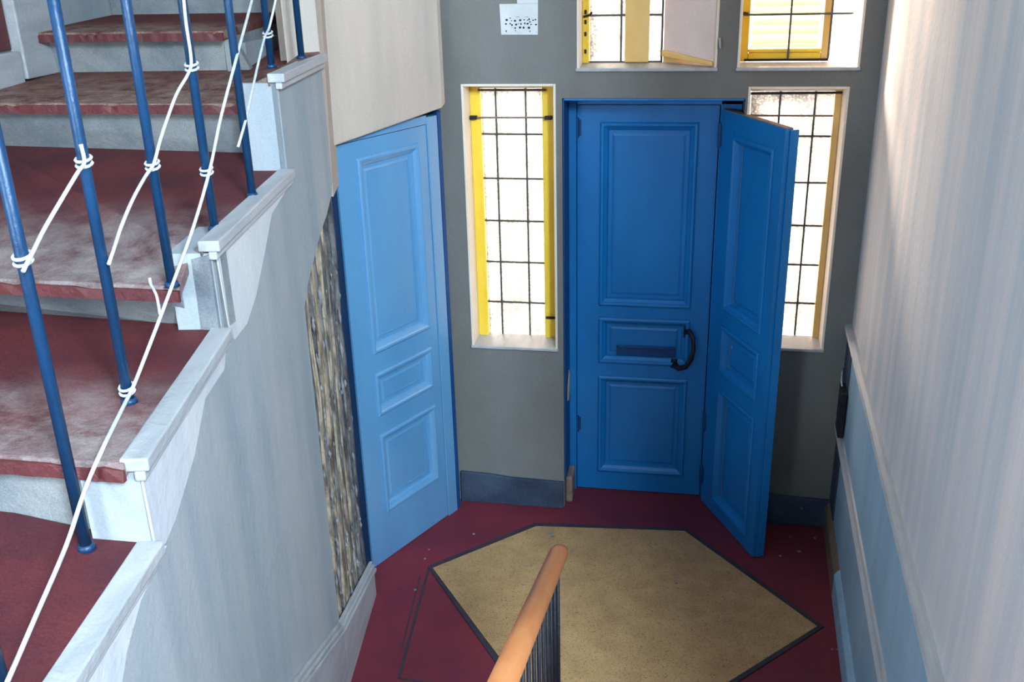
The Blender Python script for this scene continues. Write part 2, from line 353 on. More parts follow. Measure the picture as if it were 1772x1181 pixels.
# the shutter: hinged at the right jamb, swung away outwards
sh = Frame((0.078,4.765), (-0.158,4.895))
sm = MB(); sm.prism([sh.p(0,-0.03,2.408),sh.p(sh.len,-0.03,2.452),sh.p(sh.len,-0.03,3.68),sh.p(0,-0.03,3.68)], sh.n*0.03); sm.build('shutter','shutter',w3,bevel=0.006)
sm = MB(); sm.prism([sh.p(0,0,2.408),sh.p(sh.len,0,2.440),sh.p(sh.len,0,2.470),sh.p(0,0,2.428)], sh.n*0.016); sm.build('shutter_rail','orange',w3,bevel=0.005)
MB().hexa([(0.10,4.735,2.49),(0.108,4.735,2.485),(0.108,4.752,2.485),(0.10,4.752,2.49)],[(0.095,4.735,2.535),(0.104,4.735,2.535),(0.104,4.752,2.535),(0.095,4.752,2.535)]).build('shutter_catch','white',w3)
w4 = window(4, 'upper right leaded window with a yellow casement and cream blind behind', U2, [0.417,0.597], [2.623,2.85,3.07,3.3], 0.205, 0.690, 2.425, 3.66, frame=False, gm='clear_glass', yc=-0.038)
MB().box(0.196,0.236,4.892,4.911,2.412,3.688).build('casement_stile','yellow',w4,bevel=0.004)
MB().box(0.566,0.60,4.892,4.911,2.412,3.688).build('casement_stile','orange',w4,bevel=0.004)
MB().box(0.236,0.566,4.892,4.911,2.412,2.452).build('casement_rail','yellow',w4,bevel=0.006)
MB().box(0.236,0.566,4.888,4.911,2.453,2.468).build('casement_rail','yellow',w4,bevel=0.004)
MB().box(0.251,0.556,4.955,4.97,2.468,2.482).build('blind_rail','blind',w4,bevel=0.003)
for k in range(28):
    z = 2.486+k*0.042
    MB().hexa([(0.254,4.95,z),(0.553,4.95,z),(0.553,4.962,z+0.01),(0.254,4.962,z+0.01)],[(0.254,4.951,z+0.004),(0.553,4.951,z+0.004),(0.553,4.961,z+0.036),(0.254,4.961,z+0.036)]).build('blind_slat','blind',w4)
MB().tube([(0.225,4.876,2.625),(0.204,4.876,2.63)],0.008,6).build('hook','iron',w4)
MB().tube([(0.22,4.884,2.42),(0.60,4.884,2.42)],0.006,6).build('rod','iron',w4)

# ------------------------------------------------------------------ doors
def hinge(fr, s, z, par, n=0.004, h=0.1):
    mb = MB(); mb.tube([fr.p(s,n,z-h/2), fr.p(s,n,z+h/2)], 0.011, 8); fr.box(mb, s-0.02, s+0.02, n-0.006, n, z-h/2+0.01, z+h/2-0.01)
    mb.build('hinge', 'blue_dark', par, bevel=0.002)
def leaf(fr, s0, s1, z0, z1, panels, th, m, par, ps0, ps1):
    mb = MB()
    fr.box(mb, s0, ps0, -th, 0, z0, z1); fr.box(mb, ps1, s1, -th, 0, z0, z1)
    zs = [z0]
    for a, b in panels: zs += [a, b]
    zs.append(z1)
    for i in range(0, len(zs), 2): fr.box(mb, ps0, ps1, -th, 0, zs[i], zs[i+1])
    mb.build('leaf_frame', m, par)
    for a, b in panels:
        q = MB(); fr.box(q, ps0, ps1, -0.030, -0.020, a, b)
        fr.ring(q, ps0+0.045, ps1-0.045, a+0.045, b-0.045, [(-0.012,-0.0205), (0.0,-0.0205), (0.012,-0.016), (0.012,-0.0205)])
        q.build('panel', m, par)
        q = MB(); fr.ring(q, ps0, ps1, a, b, [(-0.014,-0.002),(-0.014,0.006),(-0.006,0.012),(0.004,0.011),(0.010,0.003),(0.024,-0.008),(0.030,-0.022),(0.0,-0.026)])
        q.build('moulding', m, par, bevel=0.0015)

# entrance door, closed leaf
d1 = empty('door_1', (-0.22, YD, 0)); tag(d1, 'closed blue panelled entrance door with iron pull and letter slot', kind='structure')
fr = Frame((-0.577, YD), (0.125, YD))
leaf(fr, 0.0, 0.700, 0.006, 2.197, [(0.135,0.71),(0.815,1.055),(1.15,2.10)], 0.045, 'blue', d1, 0.130, 0.590)
mb = MB(); mb.box(-0.624,-0.580,4.955,5.08,0,2.25); mb.build('jamb','blue',d1,bevel=0.004)
mb = MB(); mb.box(0.128,0.230,4.955,5.08,0,2.25); mb.build('jamb','blue',d1,bevel=0.004)
mb = MB(); mb.box(-0.58,0.230,4.955,5.08,2.202,2.258); mb.build('head','blue',d1,bevel=0.004)
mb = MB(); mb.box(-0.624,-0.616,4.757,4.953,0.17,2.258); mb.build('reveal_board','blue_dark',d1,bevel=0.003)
mb = MB(); mb.box(-0.616,0.228,4.757,4.953,2.25,2.261); mb.build('reveal_board','blue',d1,bevel=0.003)
mb = MB(); mb.box(-0.624,-0.585,4.80,4.953,0.001,0.165); mb.build('plinth_block','brown',d1,bevel=0.012)
MB().box(-0.58,0.20,5.03,5.05,0,2.25).build('backing_board','blue_dark',d1)  # unseen, added to block daylight leaking round the leaf
MB().prism([(-0.6165,4.845,0.62),(-0.6165,4.90,0.60),(-0.6165,4.935,0.65),(-0.6165,4.94,0.735),(-0.6165,4.915,0.775),(-0.6165,4.885,0.73),(-0.6165,4.86,0.70)],(0.0018,0,0)).build('bare_patch','orange',d1)
hinge(fr, 0.0, 2.085, d1); hinge(fr, 0.0, 0.42, d1)
mb = MB(); fr.box(mb, 0.215, 0.535, -0.018, -0.012, 0.845, 0.905); mb.build('letter_slot','blue_dark',d1,bevel=0.004)
mb = MB(); fr.box(mb, 0.225, 0.525, -0.012, -0.006, 0.888, 0.904); mb.build('slot_flap','blue_dark',d1,bevel=0.003)
pts = [fr.p(0.585,0.004,1.005), fr.p(0.600,0.03,1.02), fr.p(0.622,0.055,0.99), fr.p(0.628,0.06,0.93), fr.p(0.618,0.06,0.87), fr.p(0.590,0.05,0.82), fr.p(0.555,0.03,0.80), fr.p(0.528,0.006,0.815)]
MB().tube(pts, [0.016,0.014,0.012,0.012,0.013,0.014,0.015,0.018], 10).build('pull_handle','iron',d1,smooth=True)
mb = MB(); fr.box(mb, 0.572, 0.602, 0.0, 0.006, 0.97, 1.04); mb.build('handle_rose','iron',d1,bevel=0.003)
mb = MB(); fr.box(mb, 0.51, 0.545, 0.0, 0.006, 0.79, 0.845); mb.build('handle_rose','iron',d1,bevel=0.003)

# open leaf, swung into the hall
d2 = empty('door_2', (0.13, 4.95, 0)); tag(d2, 'blue panelled door leaf standing open into the hall', kind='structure')
fr2 = Frame((0.130,4.925), (0.390,4.392))
leaf(fr2, 0.004, fr2.len, 0.008, 2.185, [(0.10,0.75),(0.865,1.10),(1.215,2.07)], 0.038, 'blue', d2, 0.150, 0.505)
mb = MB(); fr2.box(mb, 0.004, fr2.len, -0.036, -0.002, 2.185, 2.189); mb.build('top_edge','brown',d2)
mb = MB(); fr2.box(mb, fr2.len, fr2.len+0.010, -0.062, -0.022, 0.008, 2.18); mb.build('closing_strip','blue',d2,bevel=0.003)
for z in (2.06,0.50,0.17): hinge(fr2, 0.0, z, d2, 0.002, 0.12)

# door in the left splayed wall
d3 = empty('door_3', (-1.38,4.32,0)); tag(d3, 'pale blue panelled door in the splayed left wall, catching the light', kind='structure')
LA, LB = (-1.528,4.0), (-1.223,4.638)
fr3 = Frame(LA, LB)
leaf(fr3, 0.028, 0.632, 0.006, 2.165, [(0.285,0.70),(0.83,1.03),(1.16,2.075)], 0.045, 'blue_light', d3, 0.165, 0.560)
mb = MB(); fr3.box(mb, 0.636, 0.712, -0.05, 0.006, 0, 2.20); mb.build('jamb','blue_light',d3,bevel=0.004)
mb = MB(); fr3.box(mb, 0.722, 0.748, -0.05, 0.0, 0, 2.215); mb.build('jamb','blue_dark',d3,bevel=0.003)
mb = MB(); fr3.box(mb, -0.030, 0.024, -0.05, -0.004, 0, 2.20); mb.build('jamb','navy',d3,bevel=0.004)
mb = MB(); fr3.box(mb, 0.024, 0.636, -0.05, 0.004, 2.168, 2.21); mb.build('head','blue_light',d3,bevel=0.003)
mb = MB(); fr3.box(mb, -0.06, 0.78, -0.07, -0.052, 0, 2.22); mb.build('backing_board','lath_back',d3)

# ------------------------------------------------------------------ left walls
# wall above the splayed door
up = MB()
c = [fr3.p(-0.10,0.05,0), fr3.p(0.70,0.05,0), fr3.p(0.745,0.035,0), fr3.p(0.765,0.0,0), fr3.p(0.79,-0.10,0), fr3.p(-0.10,-0.14,0)]
zb = [2.17,2.235,2.25,2.27,2.27,2.17]
n = len(c)
up.add([Vector((p.x,p.y,z)) for p, z in zip(c, zb)] + [Vector((p.x,p.y,5.7)) for p in c],
       [tuple(reversed(range(n))), tuple(range(n,2*n))] + [(i,(i+1)%n,n+(i+1)%n,n+i) for i in range(n)])
wl = up.build('wall_left_upper', 'upper_plaster', bevel=0.008)
tag(wl, 'buff plaster wall above the pale blue door', kind='structure')

# stair string wall: plan line and tread heights
P = [Vector((-0.93,0.55,0)), Vector((-1.086,1.594,0)), Vector((-1.237,2.307,0)), Vector((-1.377,3.18,0)), Vector((-1.455,3.80,0))]
ZT = [1.80, 2.0, 2.245, 2.566]
def nrm(a, b):
    d = (b-a).normalized(); return Vector((d.y, -d.x, 0))      # towards the hall
sw = MB()
for i in range(4):
    a, b = P[i], P[i+1]; w = -nrm(a,b)*0.12; zt = ZT[i]-0.03
    if i < 3:
        sw.hexa([a, b, b+w, a+w], [a+Vector((0,0,zt)), b+Vector((0,0,zt)), b+w+Vector((0,0,zt)), a+w+Vector((0,0,zt))])
swall = sw.build('wall_stair', 'plaster')
tag(swall, 'pale plaster wall under the climbing stair', kind='structure')
# last bay: boarded core, plaster coat with a ragged edge, bare laths beyond it
fr4 = Frame((P[3].x,P[3].y), (P[4].x,P[4].y)); L4 = fr4.len
core = MB(); fr4.box(core, 0.03, L4, -0.12, -0.022, 0, 2.52); core.build('core_boards','lath_back',swall)
q = MB(); fr4.box(q, 0.0, 0.03, -0.13, -0.001, 0, 2.54); q.build('end_plaster','plaster',swall)
edge_px = [(575,1062),(566,1000),(556,900),(545,790),(531,680),(524,610),(520,555),(533,490),(548,430),(556,400),(566,370),(574,335),(584,306)]
pe = [fr4.sz(on_wall(x,y,(P[3].x,P[3].y),(P[4].x,P[4].y))) for x, y in edge_px]
pe = [(max(0.004,min(s,L4-0.003)),z) for s,z in pe]
jag = []
for i in range(len(pe)-1):
    (s0,z0),(s1,z1) = pe[i],pe[i+1]
    for k in range(4):
        t = k/4; jag.append((s0+(s1-s0)*t+random.uniform(-0.006,0.006)*(k>0), z0+(z1-z0)*t))
jag.append(pe[-1])
ring = [(0,0.0)] + [(jag[0][0],0.0)] + jag + [(L4,jag[-1][1]), (L4,2.54), (0,2.54)]
MB().prism([fr4.p(s,-0.022,z) for s,z in ring], fr4.n*0.022).build('plaster_coat','plaster',swall)
end = MB(); end.hexa([P[4]+Vector((0,0,2.0)), P[4]+Vector((-0.06,0.24,2.0)), P[4]+Vector((-0.2,0.24,2.0)), P[4]+Vector((-0.14,0,2.0))],
                     [P[4]+Vector((0,0,5.7)), P[4]+Vector((-0.01,0.33,5.7)), P[4]+Vector((-0.2,0.33,5.7)), P[4]+Vector((-0.14,0,5.7))])
e2 = end.build('wall_left_return', 'upper_plaster'); tag(e2, 'narrow plaster return between the stair and the pale blue door', kind='structure')
# laths: uneven vertical strips in the hole
s_left = min(s for s,z in jag); s = s_left+0.004; k = 0
while s < L4-0.012:
    w = random.uniform(0.016,0.036); s1 = min(s+w, L4-0.004)
    mid = (s+s1)/2
    top = None
    for (sa,za),(sb,zb2) in zip(jag[:-1],jag[1:]):
        if za > 1.3 and min(sa,sb) <= mid <= max(sa,sb)+0.001: top = max(za,zb2)
    if top is None: top = 1.62 if mid < s_left+0.05 else 2.2
    zlo = 0.12
    for (sa,za),(sb,zb2) in zip(jag[:-1],jag[1:]):
        if za < 1.45 and mid < min(sa,sb)+0.012: zlo = max(zlo, max(za,zb2))
    q = MB(); n0 = -0.0215; segs = 7; vs = []
    for a in range(segs+1):
        z = zlo+(top-zlo)*a/segs; j = random.uniform(-0.006,0.006); d = random.uniform(0.006,0.018)
        vs += [fr4.p(s+j,n0,z), fr4.p(s+j,n0+d,z), fr4.p(s1+j-0.003,n0+d*random.uniform(.6,1),z), fr4.p(s1+j-0.003,n0,z)]
    fs = [(0,1,2,3)]
    for a in range(segs):
        for q4 in range(4): fs.append((a*4+q4,a*4+(q4+1)%4,(a+1)*4+(q4+1)%4,(a+1)*4+q4))
    fs.append(tuple(segs*4+i for i in (3,2,1,0)))
    q.add(vs, fs).build('lath', 'lath' if (k % 3 != 1 and s < L4*0.75) else 'lath_dark', swall)
    s = s1+random.uniform(0.010,0.020); k += 1
# crumbs of mortar squeezed between the laths
mo = MB()
for i in range(120):
    s = random.uniform(s_left+0.02, L4-0.01); z = random.uniform(0.25,1.75)
    if z > 1.0 and s < s_left+0.02+(z-1.0)*0.2: continue
    if z < 0.9 and s < s_left+(0.9-z)*0.16: continue
    r0 = random.uniform(0.004,0.010); c0 = fr4.p(s,-0.010,z); ln = random.uniform(1.5,5.0); up_ = (Vector((0,0,1))+fr4.s*random.uniform(-0.25,0.25))
    mo.add([c0+fr4.s*r0, c0+up_*r0*ln, c0-fr4.s*r0, c0-up_*r0*ln, c0+fr4.n*r0*0.8, c0-fr4.n*r0],
           [(0,1,4),(1,2,4),(2,3,4),(3,0,4),(1,0,5),(2,1,5),(3,2,5),(0,3,5)])
mm = mo.build('mortar_crumbs','mortar',swall); mm['kind'] = 'stuff'

# raking skirting at the foot of the stair wall
def sk_top(y): return 0.195 if y > 3.75 else 0.195+(3.75-y)*0.255+max(0,(3.15-y))*0.19
a34, b34 = P[3], P[4]+Vector((0.0,0.0,0))
for i in (2,3):
    a, b = P[i], P[i+1]; nn = nrm(a,b); ya, yb = a.y, b.y
    ex = 0.02 if i == 3 else 0
    e = (b-a).normalized()*ex
    q = MB(); q.prism([a, b+e, b+e+Vector((0,0,sk_top(yb)-0.05)), a+Vector((0,0,sk_top(ya)-0.05))], nn*0.022)
    so = q.build('trim_%d' % (i-1), 'white', bevel=0.003); tag(so, 'white skirting climbing along the foot of the stair wall' if i == 3 else 'white skirting continuing up beside the lower flight', kind='structure')
    for (dz, h, pr) in ((-0.055,0.018,0.034),(-0.034,0.016,0.026),(-0.016,0.016,0.016)):
        q = MB(); q.prism([a+Vector((0,0,sk_top(ya)+dz)), b+e+Vector((0,0,sk_top(yb)+dz)), b+e+Vector((0,0,sk_top(yb)+dz+h)), a+Vector((0,0,sk_top(ya)+dz+h))], nn*pr)
        q.build('moulding', 'white', so, bevel=0.003)

# side wall of the upper flight, its pilaster and red panel
lw = MB().box(-2.95,-2.75,-1.8,5.4,0,5.7).build('wall_left','plaster'); tag(lw,'pale wall at the far side of the climbing stair',kind='structure')
# ------------------------------------------------------------------ upper staircase
st = empty('staircase', (-1.9,2.0,0)); tag(st, 'worn red-painted stair climbing along the left with pale risers', 'staircase')
XL = -2.745
def slab(name, top, th, m, par, bevel=0.005, nose=None):
    n = len(top); top = [Vector(p) for p in top]; bot = [p-Vector((0,0,th)) for p in top]
    o = MB().add(top+bot, [tuple(range(n)), tuple(reversed(range(n,2*n)))]+[(i,(i+1)%n,n+(i+1)%n,n+i) for i in range(n)]).build(name, m, par, bevel=bevel)
    if nose:                                      # painted, chipped front edge
        a, b = Vector(nose[0]), Vector(nose[1]); k = 40; vs = []; fs = []
        for i in range(k+1):
            p = a+(b-a)*i/k; e = random.uniform(-0.002,0.003); c = random.choice((0,0,0,0,0.006))
            vs += [p+Vector((0,0.003,-0.008-c)), p+Vector((0,-0.010+e+c,-0.008-c)), p+Vector((0,-0.010+e,-th-0.004)), p+Vector((0,0.003,-th-0.004))]
        for i in range(k):
            for q in range(4): fs.append((i*4+q,i*4+(q+1)%4,(i+1)*4+(q+1)%4,(i+1)*4+q))
        fs += [(0,1,2,3),tuple(k*4+q for q in (3,2,1,0))]
        MB().add(vs,fs).build('nosing','nosing',o)
    return o
# tread surfaces (right edge follows the string)
T = 0.035
slab('tread', [(XL,0.62,1.86),(-1.0,0.62,1.80),(P[1].x-0.012,1.60,1.80),(-1.4,1.60,1.845),(XL,1.60,1.88)], T, 'tread', st)
slab('tread', [(XL,1.575,2.0),(-1.10,1.57,2.0),(P[2].x-0.012,2.33,2.0),(XL,2.46,2.0)], T, 'tread', st, nose=((XL,1.575,2.0),(-1.10,1.57,2.0)))
slab('tread', [(XL,2.21,2.165),(-1.278,2.19,2.158),(-1.312,2.335,2.205),(-1.256,2.295,2.245),(-1.388,3.19,2.245),(-1.43,3.45,2.262),(XL,3.45,2.28)], T, 'tread', st, nose=((XL,2.21,2.165),(-1.278,2.19,2.158)))
slab('tread', [(XL,3.30,2.456),(-1.53,3.30,2.456),(-1.505,3.23,2.53),(-1.40,3.17,2.564),(-1.455,3.80,2.580),(-1.62,4.25,2.585),(-1.60,5.05,2.66),(-1.86,5.05,2.66),(-1.84,3.96,2.50),(XL,3.96,2.492)], T, 'rust_tread', st, nose=((XL,3.30,2.456),(-1.53,3.30,2.456)))
slab('tread', [(XL,3.84,2.66),(-1.87,3.84,2.66),(-1.87,4.55,2.69),(XL,4.55,2.69)], T, 'rust_tread', st, nose=((XL,3.84,2.66),(-1.87,3.84,2.66)))
slab('tread', [(XL,4.46,2.87),(-1.75,4.46,2.87),(-1.75,5.05,2.87),(XL,5.05,2.87)], T, 'tread', st)
def riser(b0, b1, t1, t0, m='riser', th=0.03):
    v = [Vector(p) for p in (b0,b1,t1,t0)]
    MB().prism(v, (0,th,0)).build('riser', m, st)
riser((XL,1.60,1.80),(-1.105,1.60,1.76),(-1.105,1.60,1.966),(XL,1.60,1.966))
riser((XL,2.44,1.99),(-1.33,2.34,1.99),(-1.33,2.25,2.125),(XL,2.25,2.135))
riser((-1.345,2.30,1.99),(-1.240,2.295,1.99),(-1.240,2.295,2.212),(-1.33,2.30,2.19), th=0.10)
riser((XL,3.42,2.26),(-1.43,3.40,2.24),(-1.53,3.34,2.425),(XL,3.34,2.425))
riser((-1.55,3.26,2.225),(-1.39,3.19,2.225),(-1.39,3.19,2.532),(-1.52,3.25,2.495))
riser((XL,3.93,2.48),(-1.80,3.93,2.47),(-1.86,3.90,2.628),(XL,3.90,2.628))
riser((XL,4.50,2.68),(-1.75,4.50,2.68),(-1.75,4.50,2.838),(XL,4.50,2.838))
MB().box(-1.90,-1.872,3.90,5.05,2.46,2.655).build('side_panel','riser',st)
# support under the flight
sup = MB()
for y0,y1,z in ((0.64,1.60,1.75),(1.60,2.36,1.95),(2.45,3.40,2.10),(3.42,3.93,2.40),(3.93,4.5,2.60),(4.5,5.05,2.80)):
    xr = -1.36 if y0 < 2 else (-1.52 if y0 < 3 else -1.85)
    sup.box(XL,xr,y0+0.06,y1,z-0.25,z)
sup.build('carcase','plaster',st)
# string caps (white moulding along the outer ends of the treads) and pale cheeks
for i in range(4):
    a, b = P[i], P[i+1]; nn = nrm(a,b); d = (b-a).normalized(); zt = ZT[i]
    a2 = a - d*0.012
    for (z0,z1,n0,n1) in ((-0.024,0.006,-0.03,0.028),(-0.046,-0.024,-0.005,0.018)):
        MB().hexa([a2+nn*n0+Vector((0,0,zt+z0)), b+nn*n0+Vector((0,0,zt+z0)), b+nn*n1+Vector((0,0,zt+z0)), a2+nn*n1+Vector((0,0,zt+z0))],
                  [a2+nn*n0+Vector((0,0,zt+z1)), b+nn*n0+Vector((0,0,zt+z1)), b+nn*n1+Vector((0,0,zt+z1)), a2+nn*n1+Vector((0,0,zt+z1))]).build('string_cap','white',st,bevel=0.004)
def cheek(i, px):
    a, b = P[i], P[i+1]; nn = nrm(a,b)
    pts = [on_wall(x,y,(a.x,a.y),(b.x,b.y)) for x,y in px]
    MB().prism(pts, nn*0.005).build('cheek','string',st)
cheek(1, [(240,815),(390,590),(385,640),(352,690),(333,790),(300,900),(283,940),(268,955)])
cheek(2, [(372,440),(500,318),(468,370),(455,440),(441,510),(425,560),(404,588),(394,572)])
cheek(0, [(268,972),(285,945),(240,1040),(215,1130),(200,1230),(70,1230)])
# end wall behind the top of the flight
ew = MB().box(-2.95,-1.6,5.06,5.3,0,5.7).build('wall_left_end','plaster'); tag(ew,'pale wall beyond the top of the climbing stair',kind='structure')
# pilaster
pl = empty('trim_3', (-2.72,3.8,2.49)); tag(pl,'white pilaster standing beside the upper treads',kind='structure')
pp = MB().box(-2.75,-2.69,3.72,3.97,2.487,4.2).build('shaft','white',pl,bevel=0.006)
MB().box(-2.75,-2.70,3.40,3.715,2.468,2.60).build('plinth','white',pl,bevel=0.006)
MB().box(-2.75,-2.735,3.30,3.715,2.605,3.6).build('red_panel','nosing',pl,bevel=0.003)

# ------------------------------------------------------------------ railing of the upper flight
rl = empty('stair_railing', (-1.3,2.4,2.0)); tag(rl,'thin blue iron balusters standing on the climbing stair','railing')
feet = [on_z(12,1215,1.80), on_z(150,950,1.815), on_z(224,697,2.0), on_z(298,495,2.165), on_z(372,398,2.235), on_z(437,340,2.245), on_z(470,117,2.564), on_z(535,50,2.575)]
# keep the last two inside the string
feet[7] = Vector((-1.46,3.62,2.572))
def bal_at(i, z): return Vector((feet[i].x, feet[i].y, z))
for i, p in enumerate(feet):
    MB().tube([p-Vector((0,0,0.0)), Vector((p.x,p.y,p.z+1.2))], 0.0125, 10).build('baluster','baluster',rl,smooth=True)
    MB().tube([p+Vector((0,0,-0.001)), p+Vector((0,0,0.012))], [0.02,0.016], 10).build('foot','baluster',rl,smooth=True)
MB().tube([p+Vector((0,0,1.2)) for p in feet], 0.026, 12).build('handrail','rail_wood',rl,smooth=True)

# ------------------------------------------------------------------ wires tied between the balusters
plane = [(feet[1].x+0.012,feet[1].y), (feet[5].x+0.012,feet[5].y)]
def depth_plane(px, py):
    best = None
    for i in range(0, 7):
        a, b = feet[i], feet[i+1]
        q = on_wall(px,py,(a.x,a.y),(b.x,b.y)); t = (q-a).dot((b-a).normalized())/((b-a).length)
        tt = (Vector((q.x,q.y,0))-Vector((a.x,a.y,0))).dot(Vector((b.x-a.x,b.y-a.y,0)))/(Vector((b.x-a.x,b.y-a.y,0)).length_squared)
        e = max(0,-tt,tt-1)
        if best is None or e < best[0]: best = (e,q)
    q = best[1]; c = [q]
    for z, y0, y1 in ((2.008,1.575,2.29),(1.838,0.7,1.59)):            # never sink into a tread
        h = on_z(px,py,z)
        if y0 < h.y < y1 and h.x < -0.9: c.append(h)
    h = on_y(px,py,1.558)
    if 1.80 < h.z < 2.008: c.append(h)
    q = min(c, key=lambda v: (v-EYE).length)
    d = (EYE-q).normalized(); return q + d*0.045
def wire(label, px, r=0.0042, ties=()):
    pts = [depth_plane(*p) for p in px]
    fine = []
    for i in range(len(pts)-1):
        p0 = pts[max(i-1,0)]; p1 = pts[i]; p2 = pts[i+1]; p3 = pts[min(i+2,len(pts)-1)]
        for k in range(5):
            t = k/5
            fine.append(0.5*((2*p1)+(p2-p0)*t+(2*p0-5*p1+4*p2-p3)*t*t+(3*p1-p0-3*p2+p3)*t**3))
    fine.append(pts[-1])
    root = MB().tube(fine, r, 7).build('tie_wire','wire',smooth=True)
    tag(root, label, 'wire', 'white wires tied across the blue balusters')
    for (i, x, y) in ties:
        q = depth_plane(x,y); c0 = Vector((feet[i].x,feet[i].y,q.z))
        for dz in (-0.006,0.006):
            ringp = [c0+Vector((math.cos(t)*0.016,math.sin(t)*0.016,dz+0.004*math.sin(t))) for t in [2*math.pi*k/12 for k in range(13)]]
            MB().tube(ringp, 0.0035, 6).build('knot','wire',root,smooth=True)
wire('longest white wire running from the top down past every baluster foot', [(441,-25),(436,0),(410,97),(383,200),(362,298),(335,392),(305,475),(276,553),(234,661),(217,697),(178,776),(146,851),(114,946),(61,1069),(15,1175),(-4,1215)], 0.0045, [(4,360,300),(2,218,690)])
wire('short white wire at the upper right, knotted to the second baluster from the wall', [(481,-20),(477,0),(466,47),(457,68),(440,140),(427,200),(419,230),(412,254)], 0.0042, [(6,462,62)])
wire('white wire slung between the middle balusters in two slack curves', [(317,-10),(322,40),(331,105),(325,129),(308,158),(295,190),(278,240),(266,284),(252,305),(230,345),(210,392),(198,428),(188,458)], 0.0042, [(4,331,118),(3,262,293)])
wire('white wire joining the two leftmost balusters', [(140,250),(146,281),(135,298),(108,343),(76,398),(55,440),(40,470)], 0.0042, [(2,143,288),(1,32,466)])
wire('tiny loose white wire end hanging from the third tread edge', [(259,481),(261,492),(267,503),(272,516),(277,545)], 0.0036)

# ------------------------------------------------------------------ right wall with dado
RA, RB = Vector((0.816,4.788,0)), Vector((0.758,3.525,0))
rd = (RB-RA).normalized()
R0 = RA - rd*0.05; R1 = RA + rd*3.4
fr5 = Frame((R0.x,R0.y),(R1.x,R1.y))
q = MB(); fr5.box(q, 0.0, fr5.len, -0.2, 0.0, 0, 5.7)
rw = q.build('wall_right','right_wall'); tag(rw,'streaked pale plaster wall above a blue dado on the right',kind='structure')
q = MB(); q.hexa([R1, R1+Vector((1.7,-3.2,0)), R1+Vector((1.9,-3.2,0)), R1+Vector((0.2,0,0))],[R1+Vector((0,0,5.7)), R1+Vector((1.7,-3.2,5.7)), R1+Vector((1.9,-3.2,5.7)), R1+Vector((0.2,0,5.7))])
q = q.build('wall_right_near','right_wall'); tag(q,'plaster wall running back beside the viewer',kind='structure')
S0 = 0.05
q = MB(); fr5.box(q, S0, fr5.len, 0.0, 0.010, 0.0, 1.13); q.build('dado_board','dado',rw)
q = MB(); fr5.run(q, [(0.0,1.115),(0.014,1.118),(0.022,1.128),(0.030,1.135),(0.036,1.150),(0.030,1.162),(0.014,1.168),(0.0,1.170)], S0, fr5.len)
q.build('dado_rail','white',rw)
q = MB(); fr5.run(q, [(0.01,0.585),(0.020,0.588),(0.026,0.60),(0.036,0.610),(0.036,0.622),(0.024,0.632),(0.018,0.645),(0.01,0.648)], S0+0.06, fr5.len)
q.build('dado_moulding','white',rw)
q = MB(); fr5.run(q, [(0.01,0.0),(0.034,0.0),(0.034,0.125),(0.026,0.14),(0.018,0.152),(0.01,0.155)], 0.72, fr5.len); q.build('skirting','dado',rw)
q = MB(); fr5.run(q, [(0.01,0.0),(0.036,0.0),(0.036,0.128),(0.028,0.143),(0.018,0.156),(0.01,0.158)], S0, 0.718); q.build('skirting','brown',rw)
q = MB(); fr5.box(q, S0+0.002, 0.30, 0.010, 0.016, 0.16, 1.112); q.build('corner_shade','skirting',rw,bevel=0.003)  # shadow on the dado near the corner, put in as a thin dark sheet

jb = MB(); fr5.box(jb, 0.20, 0.34, 0.0165, 0.042, 0.66, 0.90)
jb = jb.build('junction_box','iron',bevel=0.004); tag(jb,'small dark box on the blue dado near the corner','box')
MB().tube([fr5.p(0.08,0.02,0.93),fr5.p(0.14,0.03,0.925),fr5.p(0.20,0.035,0.905),fr5.p(0.25,0.036,0.902)],0.004,6).build('lead_wire','wire',jb,smooth=True)
MB().tube([fr5.p(0.10,0.02,0.70),fr5.p(0.15,0.035,0.68),fr5.p(0.19,0.04,0.70)],0.004,6).build('lead_wire','wire',jb,smooth=True)
cb = MB().tube([fr5.p(0.058,0.012,1.30),fr5.p(0.056,0.012,2.0),fr5.p(0.057,0.012,3.0),fr5.p(0.058,0.012,5.6)],0.007,8).build('wall_cable','skirting',smooth=True)
tag(cb,'blue-grey cable running up the right corner of the hall','cable')
MB().tube([fr5.p(0.062,0.016,1.23),fr5.p(0.060,0.014,1.31)],[0.016,0.012],8).build('cable_end','iron',cb,smooth=True)

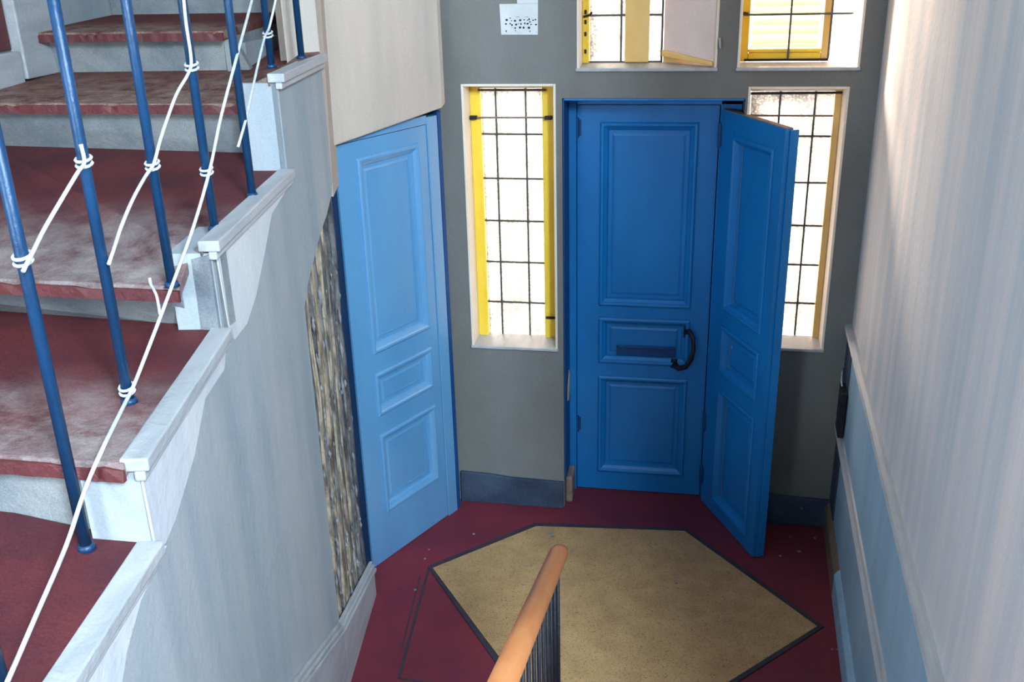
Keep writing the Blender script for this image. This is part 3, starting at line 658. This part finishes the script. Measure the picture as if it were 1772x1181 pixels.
# ------------------------------------------------------------------ notice
nt = empty('notice', (-0.823,YW,2.555)); tag(nt,'white paper notice with dark printed rows on the grey wall','notice')
MB().prism([(-0.911,YW-0.001,2.557),(-0.737,YW-0.001,2.555),(-0.734,YW-0.001,2.694),(-0.916,YW-0.001,2.694)],(0,-0.0025,0)).build('sheet','paper',nt)
MB().prism([(-0.832,YW-0.001,2.695),(-0.734,YW-0.001,2.695),(-0.732,YW-0.001,2.90),(-0.832,YW-0.001,2.90)],(0,-0.0020,0)).build('upper_sheet','paper',nt)
ink = MB()
for px, py, w, h in [(877,34.5,5,4),(883,31.5,3,2),(891,36,4,4),(885,36,3,2),(900,35,5,4),(907,34.5,3,2.5),(913,35,2.5,2),(915.5,33.5,3,4),(917,38,3,3),(922.5,35,3,3),(926.5,34,3,3),
                     (875.5,41.5,4,3),(883,41,3,3),(886,43.5,4,3.5),(893,42.5,4.5,3.5),(897,41,2,2),(901.5,41.5,3,4),(908,40.5,4,3),(913,41,4,3.5),(919,42.5,3,2.5),(927.5,42.5,4,3),
                     (891.5,48.5,3.5,3.5),(900,47.5,4.5,4.5),(906,48,4,4.5),(915,48,5,4.5),(886,47.5,1.5,1.5),(876,54,2.5,4),(892,53,1.5,3),(917,54,2,3),(896,29.5,8,0.7),(912,29.5,8,0.7),(928.5,56,1.2,1)]:
    c0 = on_y(px,py,YW-0.0042); sx = 0.00137*w; sz = 0.00128*h
    k = [Vector((math.cos(t)*sx*random.uniform(.75,1.15),0,math.sin(t)*sz*random.uniform(.75,1.15))) for t in [2*math.pi*j/7 for j in range(7)]]
    ink.prism([c0+v for v in k],(0,0.0006,0))
ink.build('printed_marks','ink',nt)['kind'] = 'stuff'

# ------------------------------------------------------------------ lower flight (below the frame) and its handrail
ls = empty('trim_4', (-0.2,1.2,0)); tag(ls,'steps leading down to the hall floor',kind='structure')
for k in range(8):
    y1 = 2.72-0.40*k; MB().box(-0.93,0.60,y1-0.44,y1,0.17*k+0.001 if k else 0.001,0.17*(k+1)).build('step','floor',ls,bevel=0.008)
hr = empty('handrail', (-0.38,2.6,0)); tag(hr,'orange wooden handrail end on dark iron balusters','handrail')
ra, rb = Vector((-0.392,2.83,1.01)), Vector((-0.358,1.60,1.475))
dv = rb-ra
pts = [ra-dv.normalized()*0.03-Vector((0,0,0.012)), ra-dv.normalized()*0.02, ra+dv*0.02, ra+dv*0.5, rb]
MB().tube(pts, [0.018,0.030,0.0335,0.0335,0.0335], 16, ry=0.82).build('rail','rail_wood',hr,smooth=True)
MB().prism([ra+dv*0.015+Vector((-0.016,0,-0.034)), ra+dv*0.015+Vector((0.016,0,-0.034)), rb+Vector((0.016,0,-0.034)), rb+Vector((-0.016,0,-0.034))], (0,0,0.010)).build('bar','iron',hr)
for k in range(12):
    p = ra+dv*(0.03+k*0.084)
    zb = 0.0
    for j in range(8):
        if p.y < 2.72-0.40*j: zb = 0.17*(j+1)
    MB().tube([Vector((p.x,p.y,zb)), Vector((p.x,p.y,p.z-0.03))], 0.0062, 8).build('baluster','iron',hr,smooth=True)

# ------------------------------------------------------------------ flakes of paint on the hall floor
fk = MB()
for px, py, r0 in ((1367,930,.007),(1410,932,.006),(1350,965,.007),(1382,957,.012),(1442,1035,.008),(1440,1127,.006),(1449,1127,.006),(688,925,.006),(742,952,.006),(820,925,.009),(952,925,.016),(956,931,.012),(914,982,.006),(735,968,.008),(718,1022,.008),(990,855,.020),(984,862,.014),(1170,1012,.008),(905,1015,.006),(1300,1010,.005)):
    c0 = on_z(px,py,0.0); zz = 0.0062 if (c0.x > -0.9 and c0.y < 4.5) else 0.0
    ang = random.uniform(0,3); k = [c0+Vector((math.cos(ang+t)*r0*random.uniform(.6,1.2),math.sin(ang+t)*r0*random.uniform(.5,1.0),zz)) for t in (0,1.2,2.4,3.7,5.0)]
    fk.prism(k,(0,0,0.004))
fk = fk.build('paint_flakes','mortar'); tag(fk,'pale flakes of fallen paint scattered on the red floor','debris',kind='stuff')

# ------------------------------------------------------------------ shell out of view: rear wall, ceiling, yard outside
bw = MB().box(-2.95,2.7,-2.0,-1.8,0,5.7).build('wall_rear','plaster'); tag(bw,'plain wall behind the viewer',kind='structure')
ce = MB().box(-3.0,2.8,-2.0,5.4,5.7,5.85).build('ceiling','plaster'); tag(ce,'pale ceiling high above the stair',kind='structure')
yd = MB().box(-14,14,5.6,30,-0.4,-0.3).build('ground','concrete'); tag(yd,'pale courtyard paving beyond the windows',kind='structure')
